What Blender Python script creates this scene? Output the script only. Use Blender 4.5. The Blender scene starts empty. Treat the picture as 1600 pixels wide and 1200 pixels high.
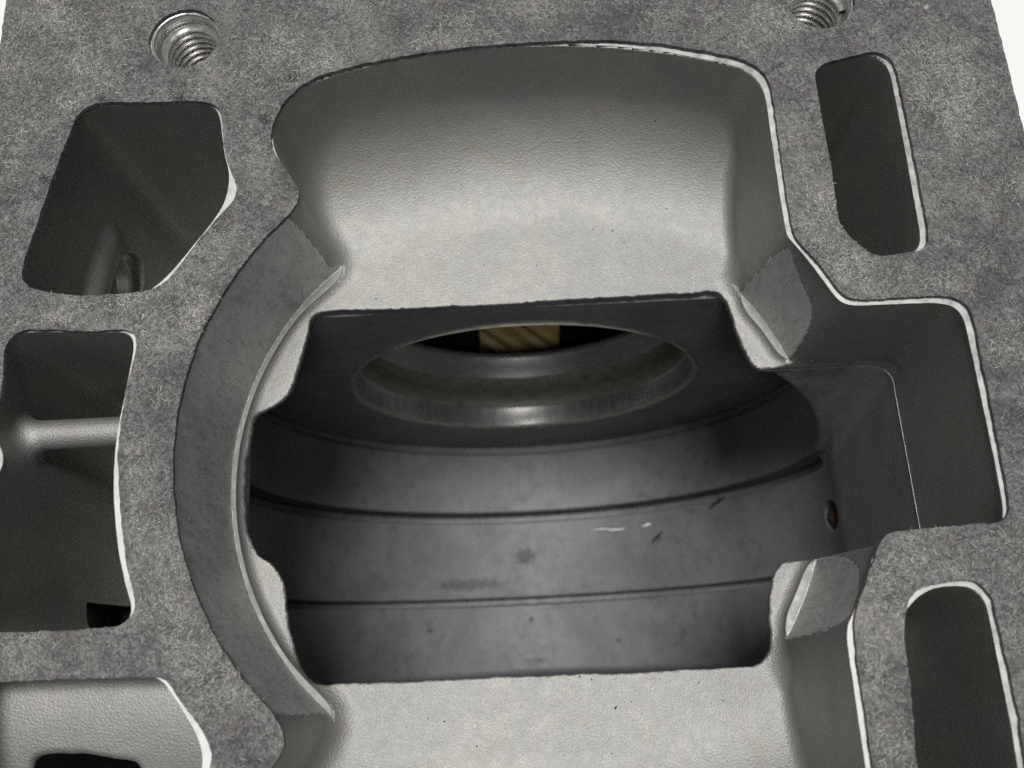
import bpy, bmesh, math, random
import numpy as np
from mathutils import Matrix, Vector

random.seed(7)
RNG = np.random.default_rng(11)
S = bpy.context.scene
COL = S.collection
MM = 0.001                      # everything below is laid out in millimetres; meshes are stored in metres

# ------------------------------------------------------------------ camera, light, exposure
def make_camera():
    t, r = math.radians(16.8), math.radians(2.8)
    right, up = Vector((1, 0, 0)), Vector((0, math.cos(t), math.sin(t)))
    fwd = Vector((0, math.sin(t), -math.cos(t)))
    c, s = math.cos(r), math.sin(r)
    R, U = c * right - s * up, s * right + c * up
    cam = bpy.data.cameras.new('camera')
    cam.sensor_width = 36.0
    cam.lens = 36.0 * 1350 / 1600
    cam.clip_start, cam.clip_end = 0.002, 20
    cam.dof.use_dof = True
    cam.dof.focus_distance = 0.128
    cam.dof.aperture_fstop = 26
    o = bpy.data.objects.new('camera', cam)
    COL.objects.link(o)
    m = Matrix((R, U, -fwd)).transposed().to_4x4()
    m.translation = Vector((0, 0, 110 * MM))
    o.matrix_world = m
    S.camera = o
make_camera()

world = bpy.data.worlds.new('World')
S.world = world
world.use_nodes = True
bg = world.node_tree.nodes['Background']
bg.inputs[0].default_value = (0.98, 0.99, 1.0, 1)
bg.inputs[1].default_value = 0.16

def area_light(name, loc, target, sx, sy, power, color):
    l = bpy.data.lights.new(name, 'AREA')
    l.shape = 'RECTANGLE'; l.size = sx; l.size_y = sy
    l.energy = power; l.color = color
    o = bpy.data.objects.new(name, l)
    COL.objects.link(o)
    o.location = loc
    o.rotation_euler = (Vector(target) - Vector(loc)).to_track_quat('-Z', 'Y').to_euler()
    return o
area_light('ceiling_light', (-0.03, 0.16, 1.30), (0, 0.03, 0), 0.36, 0.30, 18.0, (1.0, 0.99, 0.962))
area_light('near_fill_light', (0.06, -0.62, 1.30), (0, 0.03, 0), 0.40, 0.25, 3.0, (1.0, 0.98, 0.95))  # weak lamp added on the near side to bring light to the gear

S.view_settings.view_transform = 'Standard'
S.view_settings.look = 'None'
S.view_settings.exposure = 0.0
S.view_settings.gamma = 1.0
S.cycles.use_denoising = False
S.cycles.sample_clamp_indirect = 4.0
S.cycles.max_bounces = 8
S.cycles.diffuse_bounces = 5
S.cycles.glossy_bounces = 5

# ------------------------------------------------------------------ materials
def new_mat(name):
    m = bpy.data.materials.new(name); m.use_nodes = True
    nt = m.node_tree; nt.nodes.clear()
    out = nt.nodes.new('ShaderNodeOutputMaterial'); p = nt.nodes.new('ShaderNodeBsdfPrincipled')
    nt.links.new(p.outputs[0], out.inputs[0])
    tc = nt.nodes.new('ShaderNodeTexCoord')
    sc = nt.nodes.new('ShaderNodeVectorMath'); sc.operation = 'SCALE'; sc.inputs['Scale'].default_value = 1000.0
    nt.links.new(tc.outputs['Object'], sc.inputs[0])
    return m, nt, p, sc.outputs[0]
def setin(nt, inp, v):
    if isinstance(v, bpy.types.NodeSocket): nt.links.new(v, inp)
    else: inp.default_value = v
def noise(nt, vec, scale, detail=3, rough=0.55, dist=0.0):
    n = nt.nodes.new('ShaderNodeTexNoise'); n.inputs['Scale'].default_value = scale
    n.inputs['Detail'].default_value = detail; n.inputs['Roughness'].default_value = rough
    n.inputs['Distortion'].default_value = dist
    nt.links.new(vec, n.inputs['Vector']); return n.outputs['Fac']
def ramp(nt, fac, pts):
    n = nt.nodes.new('ShaderNodeValToRGB'); e = n.color_ramp.elements
    while len(e) < len(pts): e.new(0.5)
    for k, (p, c) in enumerate(pts):
        e[k].position = p
        e[k].color = (c, c, c, 1) if isinstance(c, (int, float)) else (*c, 1)
    nt.links.new(fac, n.inputs[0]); return n.outputs[0]
def mix(nt, f, a, b, mode='MIX'):
    n = nt.nodes.new('ShaderNodeMix'); n.data_type = 'RGBA'; n.blend_type = mode
    setin(nt, n.inputs[0], f)
    for k, v in ((6, a), (7, b)):
        if isinstance(v, tuple): v = (*v, 1)
        setin(nt, n.inputs[k], v)
    return n.outputs[2]
def math_(nt, op, a, b=0.0, c=None):
    n = nt.nodes.new('ShaderNodeMath'); n.operation = op
    setin(nt, n.inputs[0], a); setin(nt, n.inputs[1], b)
    if c is not None: setin(nt, n.inputs[2], c)
    return n.outputs[0]
def bump(nt, p, h, strength, dist):
    b = nt.nodes.new('ShaderNodeBump'); b.inputs['Strength'].default_value = strength
    b.inputs['Distance'].default_value = dist * MM
    nt.links.new(h, b.inputs['Height']); nt.links.new(b.outputs[0], p.inputs['Normal']); return b
def sepxyz(nt, v):
    n = nt.nodes.new('ShaderNodeSeparateXYZ'); nt.links.new(v, n.inputs[0]); return n.outputs
def vscale(nt, v, s):
    n = nt.nodes.new('ShaderNodeVectorMath'); n.operation = 'MULTIPLY'; nt.links.new(v, n.inputs[0]); n.inputs[1].default_value = s; return n.outputs[0]

BORE_C, BORE_R, BORE_Z = (1.5, 26.7), 46.4, -24.0

def mat_cast():
    m, nt, p, v = new_mat('cast_aluminium')
    big = noise(nt, v, 0.06, 4, 0.6, 0.6)
    med = noise(nt, v, 0.5, 4, 0.6)
    fine = noise(nt, v, 3.6, 2, 0.6)
    c = mix(nt, ramp(nt, big, [(0.36, 0.0), (0.62, 1.0)]), (0.342, 0.342, 0.338), (0.392, 0.386, 0.364))
    c = mix(nt, ramp(nt, med, [(0.35, 0.0), (0.7, 0.25)]), c, (0.31, 0.307, 0.30))
    c = mix(nt, ramp(nt, fine, [(0.66, 0.0), (0.78, 0.6)]), c, (0.80, 0.79, 0.74))  # pale specks: metal sparkle highlights painted into the colour
    c = mix(nt, ramp(nt, fine, [(0.22, 0.7), (0.36, 0.0)]), c, (0.20, 0.20, 0.195))
    stain = noise(nt, v, 0.10, 5, 0.7, 1.2)
    c = mix(nt, ramp(nt, stain, [(0.55, 0.0), (0.72, 0.5)]), c, (0.34, 0.30, 0.235))
    # pits: sparse dark specks
    pit = noise(nt, v, 1.1, 1, 0.5)
    c = mix(nt, ramp(nt, pit, [(0.80, 0.0), (0.815, 1.0)]), c, (0.04, 0.04, 0.04))
    setin(nt, p.inputs['Base Color'], c)
    p.inputs['Metallic'].default_value = 0.9
    setin(nt, p.inputs['Roughness'], ramp(nt, med, [(0.3, 0.62), (0.7, 0.66)]))
    hh = math_(nt, 'ADD', math_(nt, 'MULTIPLY', noise(nt, v, 3.3, 2, 0.65), 1.0), math_(nt, 'MULTIPLY', noise(nt, v, 0.25, 2), 0.4))
    bump(nt, p, hh, 1.0, 0.12)
    return m
def mat_bore():
    m, nt, p, v = new_mat('machined_bore')
    big = noise(nt, v, 0.11, 5, 0.68, 1.4)
    st = noise(nt, vscale(nt, v, (1.2, 1.2, 0.35)), 1.0, 4, 0.7, 0.4)
    c = mix(nt, ramp(nt, big, [(0.35, 0.0), (0.65, 1.0)]), (0.56, 0.56, 0.555), (0.76, 0.755, 0.745))
    c = mix(nt, ramp(nt, st, [(0.30, 0.55), (0.50, 0.0)]), c, (0.30, 0.285, 0.265))
    c = mix(nt, ramp(nt, st, [(0.60, 0.0), (0.75, 0.5)]), c, (0.68, 0.67, 0.65))
    setin(nt, p.inputs['Base Color'], c)
    p.inputs['Metallic'].default_value = 0.5
    setin(nt, p.inputs['Roughness'], ramp(nt, big, [(0.3, 0.42), (0.7, 0.55)]))
    bump(nt, p, noise(nt, vscale(nt, v, (0.6, 0.6, 7.0)), 1.0, 2), 0.35, 0.05)
    return m
def mat_chamber():
    m, nt, p, v = new_mat('dark_chamber_metal')
    big = noise(nt, v, 0.05, 5, 0.6, 0.8)
    med = noise(nt, v, 0.35, 5, 0.65)
    fine = noise(nt, v, 2.2, 2, 0.6)
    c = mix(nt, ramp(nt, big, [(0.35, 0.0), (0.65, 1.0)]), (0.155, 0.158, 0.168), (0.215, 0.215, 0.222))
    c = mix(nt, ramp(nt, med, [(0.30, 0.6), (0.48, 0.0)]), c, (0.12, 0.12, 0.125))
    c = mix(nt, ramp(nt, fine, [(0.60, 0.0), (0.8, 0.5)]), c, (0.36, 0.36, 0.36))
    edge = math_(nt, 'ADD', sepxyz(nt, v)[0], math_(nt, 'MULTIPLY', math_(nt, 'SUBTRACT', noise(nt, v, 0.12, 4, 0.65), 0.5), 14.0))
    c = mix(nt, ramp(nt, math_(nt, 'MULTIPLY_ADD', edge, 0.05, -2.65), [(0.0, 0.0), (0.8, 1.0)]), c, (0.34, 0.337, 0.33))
    # grimy smudges with shapes of their own
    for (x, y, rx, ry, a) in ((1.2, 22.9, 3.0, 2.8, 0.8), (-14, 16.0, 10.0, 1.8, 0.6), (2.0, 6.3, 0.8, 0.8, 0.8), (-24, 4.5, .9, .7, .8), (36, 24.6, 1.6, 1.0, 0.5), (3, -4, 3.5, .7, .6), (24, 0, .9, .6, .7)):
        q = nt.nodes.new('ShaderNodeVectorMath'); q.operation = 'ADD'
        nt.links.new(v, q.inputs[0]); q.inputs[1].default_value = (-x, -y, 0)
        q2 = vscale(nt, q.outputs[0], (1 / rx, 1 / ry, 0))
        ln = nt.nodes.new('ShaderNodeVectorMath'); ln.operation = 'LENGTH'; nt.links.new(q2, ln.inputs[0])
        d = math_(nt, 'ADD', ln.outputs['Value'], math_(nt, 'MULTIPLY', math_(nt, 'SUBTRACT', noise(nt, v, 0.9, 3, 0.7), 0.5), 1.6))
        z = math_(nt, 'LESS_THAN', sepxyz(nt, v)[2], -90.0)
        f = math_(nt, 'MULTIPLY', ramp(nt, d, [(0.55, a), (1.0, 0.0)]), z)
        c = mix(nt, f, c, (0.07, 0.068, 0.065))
    setin(nt, p.inputs['Base Color'], c)
    p.inputs['Metallic'].default_value = 0.45
    setin(nt, p.inputs['Roughness'], ramp(nt, med, [(0.3, 0.56), (0.7, 0.74)]))
    hh = math_(nt, 'ADD', noise(nt, v, 1.4, 3, 0.6), math_(nt, 'MULTIPLY', noise(nt, v, 0.12, 2), 0.8))
    bump(nt, p, hh, 0.8, 0.12)
    return m
def mat_bright(name, col, rough, metal=1.0, streak=(1, 1, 1), amp=0.25):
    m, nt, p, v = new_mat(name)
    st = noise(nt, vscale(nt, v, streak), 1.0, 3, 0.6)
    c = mix(nt, ramp(nt, st, [(0.3, 0.0), (0.7, 1.0)]), tuple(a * (1 - amp) for a in col), col)
    setin(nt, p.inputs['Base Color'], c)
    p.inputs['Metallic'].default_value = metal
    setin(nt, p.inputs['Roughness'], ramp(nt, st, [(0.3, rough * 0.85), (0.7, min(1, rough * 1.25))]))
    bump(nt, p, st, 0.3, 0.03)
    return m
def mat_gasket():
    m, nt, p, v = new_mat('fibre_gasket')
    big = noise(nt, v, 0.045, 5, 0.62, 1.2)
    big2 = noise(nt, v, 0.12, 4, 0.6, 0.6)
    f1 = noise(nt, v, 2.2, 4, 0.7, 1.2)
    f2 = noise(nt, v, 0.7, 4, 0.65, 2.2)
    tint = noise(nt, v, 0.33, 3, 0.6)
    def worm(scale, width, dist):
        n = noise(nt, v, scale, 2, 0.5, dist)
        return ramp(nt, math_(nt, 'ABSOLUTE', math_(nt, 'SUBTRACT', n, 0.5)), [(0.0, 1.0), (width, 0.0)])
    c = mix(nt, ramp(nt, f1, [(0.38, 0.0), (0.62, 1.0)]), (0.040, 0.038, 0.042), (0.19, 0.187, 0.187))
    dens = ramp(nt, big2, [(0.34, 0.05), (0.62, 1.0)])
    c = mix(nt, math_(nt, 'MULTIPLY', worm(1.7, 0.05, 0.9), math_(nt, 'MULTIPLY', dens, 0.75)), c, (0.38, 0.377, 0.362))
    c = mix(nt, math_(nt, 'MULTIPLY', worm(2.6, 0.06, 0.6), math_(nt, 'MULTIPLY', dens, 0.55)), c, (0.38, 0.375, 0.355))
    c = mix(nt, ramp(nt, f2, [(0.36, 0.55), (0.52, 0.0)]), c, (0.058, 0.055, 0.058))
    clump = noise(nt, v, 0.85, 5, 0.75, 1.4)
    c = mix(nt, ramp(nt, clump, [(0.34, 0.75), (0.50, 0.0)]), c, (0.050, 0.047, 0.051))
    c = mix(nt, ramp(nt, clump, [(0.53, 0.0), (0.70, 0.5)]), c, (0.31, 0.306, 0.296))
    c = mix(nt, ramp(nt, big, [(0.54, 0.0), (0.70, 0.45)]), c, (0.30, 0.29, 0.245))
    c = mix(nt, ramp(nt, tint, [(0.58, 0.0), (0.75, 0.30)]), c, (0.15, 0.115, 0.115))
    c = mix(nt, ramp(nt, noise(nt, v, 0.085, 5, 0.68, 0.8), [(0.36, 0.6), (0.50, 0.0)]), c, (0.050, 0.047, 0.050))
    setin(nt, p.inputs['Base Color'], c)
    p.inputs['Roughness'].default_value = 0.85
    p.inputs['Specular IOR Level'].default_value = 0.25
    bump(nt, p, math_(nt, 'ADD', f1, math_(nt, 'MULTIPLY', f2, 0.8)), 0.8, 0.25)
    return m
def mat_fibre():
    m, nt, p, v = new_mat('gasket_fibre')
    a = nt.nodes.new('ShaderNodeAttribute'); a.attribute_name = 'tone'
    c = ramp(nt, a.outputs['Fac'], [(0.0, (0.05, 0.046, 0.05)), (0.4, (0.19, 0.184, 0.178)), (0.8, (0.34, 0.336, 0.315)), (1.0, (0.50, 0.49, 0.445))])
    setin(nt, p.inputs['Base Color'], c)
    p.inputs['Roughness'].default_value = 0.8
    p.inputs['Specular IOR Level'].default_value = 0.2
    return m
def mat_plain(name, col, rough, metal=0.0, var=0.15, scale=0.2):
    m, nt, p, v = new_mat(name)
    n = noise(nt, v, scale, 4, 0.6)
    c = mix(nt, ramp(nt, n, [(0.3, 0.0), (0.7, 1.0)]), tuple(a * (1 - var) for a in col), col)
    setin(nt, p.inputs['Base Color'], c)
    p.inputs['Roughness'].default_value = rough
    p.inputs['Metallic'].default_value = metal
    return m
M = {
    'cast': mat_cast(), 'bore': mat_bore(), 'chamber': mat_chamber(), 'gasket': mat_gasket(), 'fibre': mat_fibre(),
    'face': mat_bright('milled_face', (0.56, 0.555, 0.55), 0.50, 0.8, (0.5, 0.5, 0.5), 0.35),
    'thread': mat_bright('bare_thread_metal', (0.76, 0.75, 0.725), 0.28, 0.9, (1, 1, 2), 0.25),
    'race': mat_bright('bearing_race', (0.40, 0.395, 0.385), 0.38, 0.6, (0.5, 3.0, 0.5), 0.35),
    'ledge': mat_bright('turned_ledge', (0.36, 0.355, 0.345), 0.6, 0.7, (0.6, 0.6, 0.6), 0.4),
    'race_bright': mat_bright('polished_race', (0.42, 0.415, 0.41), 0.30, 0.6, (2.2, 0.15, 0.6), 0.3),
    'race_dull': mat_bright('dull_bearing_race', (0.36, 0.345, 0.305), 0.5, 0.35, (0.4, 2.0, 0.4), 0.45),
    'brass': mat_plain('gear_brass', (0.42, 0.31, 0.125), 0.6, 0.0, 0.2),
    'table': mat_plain('white_table_top', (0.93, 0.93, 0.93), 0.6, 0.0, 0.03, 0.01),
    'dark': mat_plain('dark_metal_and_hole_shade', (0.05, 0.05, 0.05), 0.5, 0.3),  # dark metal; also paints the shade inside the port and drain hole
    'rust': mat_plain('rusty_steel', (0.20, 0.11, 0.06), 0.4, 0.7, 0.6, 0.9),
    'chip': mat_bright('bare_chip', (0.80, 0.80, 0.79), 0.35, 0.15, (2, 2, 2), 0.2),
}

# ------------------------------------------------------------------ object helpers
def link(o, parent=None):
    COL.objects.link(o)
    if parent is not None: o.parent = parent
    return o
def mesh_obj(name, verts, faces, mat, parent=None, smooth=True, normals=None):
    me = bpy.data.meshes.new(name)
    V = np.asarray(verts, dtype=np.float32) * MM
    if isinstance(faces, np.ndarray):
        n, k = faces.shape
        me.vertices.add(len(V)); me.vertices.foreach_set('co', V.ravel())
        me.loops.add(n * k); me.loops.foreach_set('vertex_index', faces.astype(np.int32).ravel())
        me.polygons.add(n); me.polygons.foreach_set('loop_start', np.arange(0, n * k, k, dtype=np.int32))
        me.update(calc_edges=True)
    else:
        me.from_pydata(V.tolist(), [], faces)
    me.polygons.foreach_set('use_smooth', np.full(len(me.polygons), smooth))
    me.materials.append(mat)
    me.validate()
    if normals is not None: me.normals_split_custom_set_from_vertices(normals.tolist())
    return link(bpy.data.objects.new(name, me), parent)
def empty(name, loc=(0, 0, 0)):
    o = bpy.data.objects.new(name, None); o.location = Vector(loc) * MM; o.empty_display_size = 0.01
    return link(o)
def tag(o, label=None, cat=None, kind=None, group=None):
    if label: o['label'] = label
    if cat: o['category'] = cat
    if kind: o['kind'] = kind
    if group: o['group'] = group
    return o

# ------------------------------------------------------------------ plan outlines (mm, on the flat face)
C_S1 = [(-63.1, 78.7), (-61.7, 79.8), (-59.5, 80.1), (-52.1, 79.9), (-46.5, 79.7), (-42.9, 79.4), (-41.8, 78.5), (-41.3, 76.8), (-40.6, 71.6), (-40.0, 69.2), (-39.5, 67.6), (-39.5, 64.9), (-40.1, 62.3), (-41.5, 59.8), (-44.3, 55.9), (-46.1, 53.3), (-47.6, 51.5), (-49.3, 49.8), (-52.7, 48.6), (-59.4, 48.6), (-64.9, 49.4), (-67.5, 50.2), (-68.8, 52.3), (-68.8, 54.2), (-67.5, 61.3), (-66.0, 68.5), (-64.5, 74.2), (-63.8, 77.3)]
G_S1 = [(-62.3, 78.1), (-60.9, 79.6), (-59.1, 80.0), (-51.8, 79.6), (-46.2, 79.6), (-42.6, 79.1), (-41.3, 78.0), (-40.8, 76.5), (-40.2, 71.0), (-39.1, 67.4), (-38.0, 64.7), (-38.1, 63.1), (-39.7, 61.1), (-43.3, 56.2), (-45.3, 53.1), (-46.6, 51.1), (-48.4, 49.6), (-52.4, 49.0), (-59.1, 49.0), (-63.6, 49.8), (-66.2, 50.5), (-67.6, 51.9), (-67.6, 53.8), (-66.3, 60.8), (-64.8, 68.0), (-63.4, 73.6), (-62.7, 76.7)]
C_S2 = [(-69.6, 42.4), (-68.5, 43.8), (-66.9, 44.3), (-62.3, 44.1), (-57.6, 43.7), (-53.9, 43.7), (-52.1, 43.6), (-51.3, 42.6), (-51.3, 41.1), (-51.7, 37.0), (-52.3, 32.0), (-52.6, 28.4), (-52.6, 24.7), (-52.4, 21.8), (-52.0, 18.8), (-51.5, 15.9), (-51.0, 13.5), (-49.9, 9.7), (-49.0, 7.4), (-48.6, 6.3), (-49.0, 5.0), (-50.0, 3.9), (-53.8, 3.7), (-59.4, 3.7), (-65.8, 3.9), (-67.6, 4.5), (-68.2, 6.8), (-69.2, 23.0), (-68.0, 24.1), (-67.3, 25.2), (-67.2, 26.7), (-67.8, 28.2), (-68.8, 29.2), (-69.7, 33.4), (-69.7, 37.3), (-69.6, 41.1)]
G_S2 = [(-68.7, 42.1), (-67.6, 43.7), (-66.5, 44.3), (-61.9, 44.1), (-57.2, 43.6), (-53.6, 43.7), (-51.4, 43.5), (-50.7, 42.4), (-50.6, 41.2), (-51.1, 38.0), (-51.7, 33.6), (-52.0, 30.0), (-52.0, 26.1), (-51.6, 23.1), (-51.1, 19.8), (-50.4, 15.8), (-49.7, 12.1), (-48.3, 8.2), (-47.9, 6.6), (-48.4, 5.5), (-49.7, 4.5), (-53.5, 4.3), (-59.0, 4.3), (-64.6, 4.4), (-66.6, 4.8), (-67.9, 6.7), (-69.0, 23.7), (-69.0, 30.0), (-68.5, 33.2), (-68.4, 37.0), (-68.6, 40.8)]
C_S3 = [(-72.0, -1.1), (-64.4, -1.1), (-58.9, -1.1), (-47.9, -1.4), (-44.9, -1.6), (-44.0, -2.5), (-41.6, -5.8), (-39.8, -8.4), (-39.1, -10.2), (-38.8, -11.2), (-38.9, -12.2), (-39.5, -15.0), (-42, -22), (-45, -32), (-48, -35), (-64, -35), (-72, -31)]
G_S3 = [(-68.5, -1.4), (-63.9, -1.4), (-58.4, -1.4), (-47.5, -1.6), (-43.8, -1.7), (-41.9, -4.2), (-40.7, -5.7), (-39.0, -7.8), (-37.7, -9.9), (-37.5, -11.1), (-37.7, -12.2), (-38.4, -14.9), (-41, -22), (-44, -32), (-47, -34.5), (-64, -34.5), (-68.3, -31)]
C_S4 = [(46.4, 79.7), (47.1, 80.8), (48.9, 81.4), (52.8, 81.8), (55.7, 82.5), (57.0, 82.4), (58.2, 81.0), (58.6, 78.9), (58.6, 73.1), (58.5, 66.5), (58.4, 59.9), (58.3, 54.0), (58.2, 51.9), (57.9, 50.5), (57.0, 49.6), (55.1, 49.1), (52.0, 48.8), (49.8, 49.4), (48.8, 50.6), (46.9, 52.8), (46.2, 54.7), (46.3, 58.0), (46.5, 64.1), (46.5, 70.7), (46.4, 76.6)]
G_S4 = [(47.1, 79.3), (47.6, 80.1), (49.2, 80.9), (52.4, 81.4), (55.3, 82.3), (57.3, 82.2), (58.9, 80.8), (59.3, 78.6), (59.3, 72.6), (59.3, 67.2), (59.2, 60.3), (59.2, 54.9), (59.1, 51.5), (58.6, 50.4), (57.7, 49.6), (55.5, 49.3), (51.7, 49.1), (50.3, 49.5), (49.4, 50.7), (47.5, 52.7), (46.8, 54.6), (46.9, 57.5), (47.1, 63.6), (47.1, 70.1), (47.0, 76.0)]
C_S5 = [(47.0, 1.7), (48.0, 2.8), (50.0, 4.1), (52.0, 4.5), (54.4, 4.5), (55.8, 4.3), (56.6, 3.7), (57.1, 2.9), (57.2, 0.9), (57.2, -3.7), (57.2, -8.1), (57.2, -12.1), (57.0, -16.3), (56.7, -24.3), (55.2, -26.2), (51.8, -26.8), (47.4, -25.6), (45.2, -23.1), (44.7, -15.7), (44.9, -12.8), (45.5, -7.5), (45.7, -2.0), (45.9, 0.3)]
G_S5 = [(47.2, 2.8), (48.1, 3.9), (49.4, 4.4), (51.3, 4.9), (54.0, 5.1), (55.6, 5.1), (56.8, 4.5), (57.6, 3.1), (57.8, 1.1), (57.8, -3.1), (57.9, -6.7), (58.0, -10.7), (57.7, -15.4), (57.6, -16.5), (57.4, -24.2), (55.6, -25.8), (51.9, -26.3), (47.7, -25.1), (45.6, -22.6), (45.0, -15.6), (45.2, -12.8), (45.8, -7.5), (46.0, -2.0), (46.3, 0.2)]
S3_HOLE = [(-65.6, -11.4), (-64.2, -10.8), (-57.7, -11.0), (-56.4, -11.8), (-51.2, -12.1), (-50.8, -20), (-65.6, -20)]
WIN = [(-32.2, 55.0), (-10.1, 55.0), (11.5, 55.2), (34.7, 55.4), (36.4, 54.3), (37.3, 50.2), (38.3, 45.0), (39.5, 42.0), (41.9, 40.3), (50.8, 40.0), (60, 39), (60, 12), (51.0, 10.8), (42.0, 10.8), (39.4, 10.1), (38.2, 7.8), (37.2, 2.6), (36.9, -2.0), (35.8, -4.1), (34.0, -4.8), (7.4, -4.5), (-11.6, -4.5), (-31.7, -4.3), (-33.4, -2.4), (-35.7, 4.2), (-36.6, 11.4), (-38.4, 13.4), (-41.3, 15.2), (-42.6, 19.0), (-43.1, 26.1), (-43.1, 32.3), (-41.9, 37.6), (-37.7, 39.6), (-36.1, 41.9), (-34.8, 47.1), (-33.3, 53.9)]

def bore_arc(a0, a1, r, n=48):
    return [(BORE_C[0] + r * math.cos(math.radians(a0 + (a1 - a0) * k / n)), BORE_C[1] + r * math.sin(math.radians(a0 + (a1 - a0) * k / n))) for k in range(n + 1)]
def mirror_y(pts): return [(x, 53.3 - y) for x, y in pts]
FAR_L = [(-29.3, 62.0), (-29.8, 64.7), (-32.0, 68.4), (-33.2, 71.3), (-33.7, 74.2), (-33.0, 77.4), (-31.5, 79.9), (-29.0, 82.2), (-25.2, 83.8)]
FAR = [(-20.8, 84.9), (-13.1, 86.2), (-5.3, 86.9), (2.5, 87.1), (10.3, 86.9), (18.0, 86.1), (25.7, 84.6), (32.2, 82.7), (35.9, 81.5), (37.9, 80.3), (39.0, 78.6), (39.5, 76.7), (39.6, 75.0), (39.55, 67.9), (39.5, 59.1), (39.6, 52.8)]
POCK = [(40.5, 51.6), (42.4, 48.7), (44.3, 45.0), (45.0, 43.4), (46.2, 42.3), (51.3, 42.2), (58.3, 42.1), (60.3, 41.8), (61.5, 40.9), (61.9, 39.2), (61.9, 33.0), (61.9, 19.1), (61.7, 13.3), (61.0, 11.0), (58.8, 10.4), (47.5, 10.3), (45.8, 10.3), (44.5, 9.0), (42.4, 5.2), (40.0, 1.2), (39.4, -0.6)]
C_MAIN = FAR_L + FAR + POCK + [(39.3, -8.7), (39.3, -15.7)] + mirror_y(FAR)[::-1][4:] + mirror_y(FAR_L)[::-1] + bore_arc(228, 132, 46.3)[1:-1]
G_FAR_L = [(-29.3, 61.6), (-29.0, 63.4), (-29.6, 64.5), (-31.2, 67.2), (-32.9, 69.9), (-33.7, 72.6), (-33.4, 74.7), (-32.6, 77.0), (-31.2, 79.3), (-29.0, 81.6), (-26.2, 83.0)]
G_FAR = [(-20.7, 84.45), (-13.0, 85.75), (-5.2, 86.5), (2.5, 86.85), (10.3, 86.95), (18.0, 86.5), (25.6, 85.35), (32.1, 83.7), (36.7, 82.1), (38.9, 80.7), (40.2, 78.4), (40.3, 76.0), (40.25, 67.9), (40.15, 59.1), (40.3, 52.4)]
G_POCK = [(41.1, 51.4), (43.0, 48.6), (44.8, 45.2), (45.5, 43.9), (46.4, 43.0), (51.0, 42.8), (58.0, 42.8), (60.6, 42.6), (62.1, 41.6), (62.7, 39.2), (62.6, 32.7), (62.5, 25.7), (62.4, 18.9), (62.2, 13.9), (61.9, 12.6), (60.9, 11.8), (57.1, 11.8), (51.4, 11.6), (47.3, 11.4), (46.1, 11.3), (45.9, 11.0), (45.1, 10.2), (43.1, 6.6), (40.8, 2.2), (40.3, 1.2), (39.95, -4.3)]
G_MAIN = G_FAR_L + G_FAR + G_POCK + [(39.9, -15.6)] + mirror_y(G_FAR)[::-1][3:] + mirror_y(G_FAR_L)[::-1] + bore_arc(228, 132, 46.15)[1:-1]

X0, X1, Y0, Y1 = -75.2, 75.4, -62.0, 122.0
Z_TOP, Z_FLOOR, Z_BASE = -0.8, -25.5, -165.0
AX, AZ, BZ = 2.5, -68.0, -70.0                     # axis of the crank chamber, along y
R1, R2 = 57.5, 60.4
HOLES = [(-47.2, 90.6), (49.8, 92.0), (-47.2, -37.3), (49.8, -38.7)]

# ------------------------------------------------------------------ signed distances
def poly_sdf(P, X, Y):
    P = np.asarray(P, dtype=np.float64); Q = np.roll(P, -1, 0)
    d2 = np.full(X.shape, 1e9); ins = np.zeros(X.shape, bool)
    for (x0, y0), (x1, y1) in zip(P, Q):
        ex, ey = x1 - x0, y1 - y0
        wx, wy = X - x0, Y - y0
        t = np.clip((wx * ex + wy * ey) / (ex * ex + ey * ey + 1e-12), 0, 1)
        d2 = np.minimum(d2, (wx - t * ex) ** 2 + (wy - t * ey) ** 2)
        c = ((y0 <= Y) != (y1 <= Y))
        xx = x0 + (Y - y0) * ex / (ey if abs(ey) > 1e-9 else 1e-9)
        ins ^= c & (X < xx)
    d = np.sqrt(d2)
    return np.where(ins, -d, d)
def smooth_closed(P, step=0.35, it=3):
    """resample an outline evenly and relax it a little so that corners are cast, not cut"""
    P = np.asarray(P); Q = np.vstack([P, P[:1]])
    L = np.r_[0, np.cumsum(np.hypot(*np.diff(Q, axis=0).T))]
    n = int(L[-1] / step); s = np.linspace(0, L[-1], n, endpoint=False)
    R = np.c_[np.interp(s, L, Q[:, 0]), np.interp(s, L, Q[:, 1])]
    for _ in range(it): R = 0.5 * R + 0.25 * (np.roll(R, 1, 0) + np.roll(R, -1, 0))
    return R
def value_noise(shape, cell, h, seed):
    r = np.random.default_rng(seed)
    n0, n1 = int(shape[0] * h / cell) + 3, int(shape[1] * h / cell) + 3
    g = r.uniform(-1, 1, (n0, n1))
    u = np.arange(shape[0]) * h / cell; v = np.arange(shape[1]) * h / cell
    i, j = u.astype(int), v.astype(int); fu, fv = u - i, v - j
    fu = fu * fu * (3 - 2 * fu); fv = fv * fv * (3 - 2 * fv)
    A = g[np.ix_(i, j)] * (1 - fu)[:, None] + g[np.ix_(i + 1, j)] * fu[:, None]
    B = g[np.ix_(i, j + 1)] * (1 - fu)[:, None] + g[np.ix_(i + 1, j + 1)] * fu[:, None]
    return A * (1 - fv) + B * fv
HG = 0.3
GX = np.arange(-84, 84, HG); GY = np.arange(-70, 130, HG)
_gx, _gy = np.meshgrid(GX, GY, indexing='ij')
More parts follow.
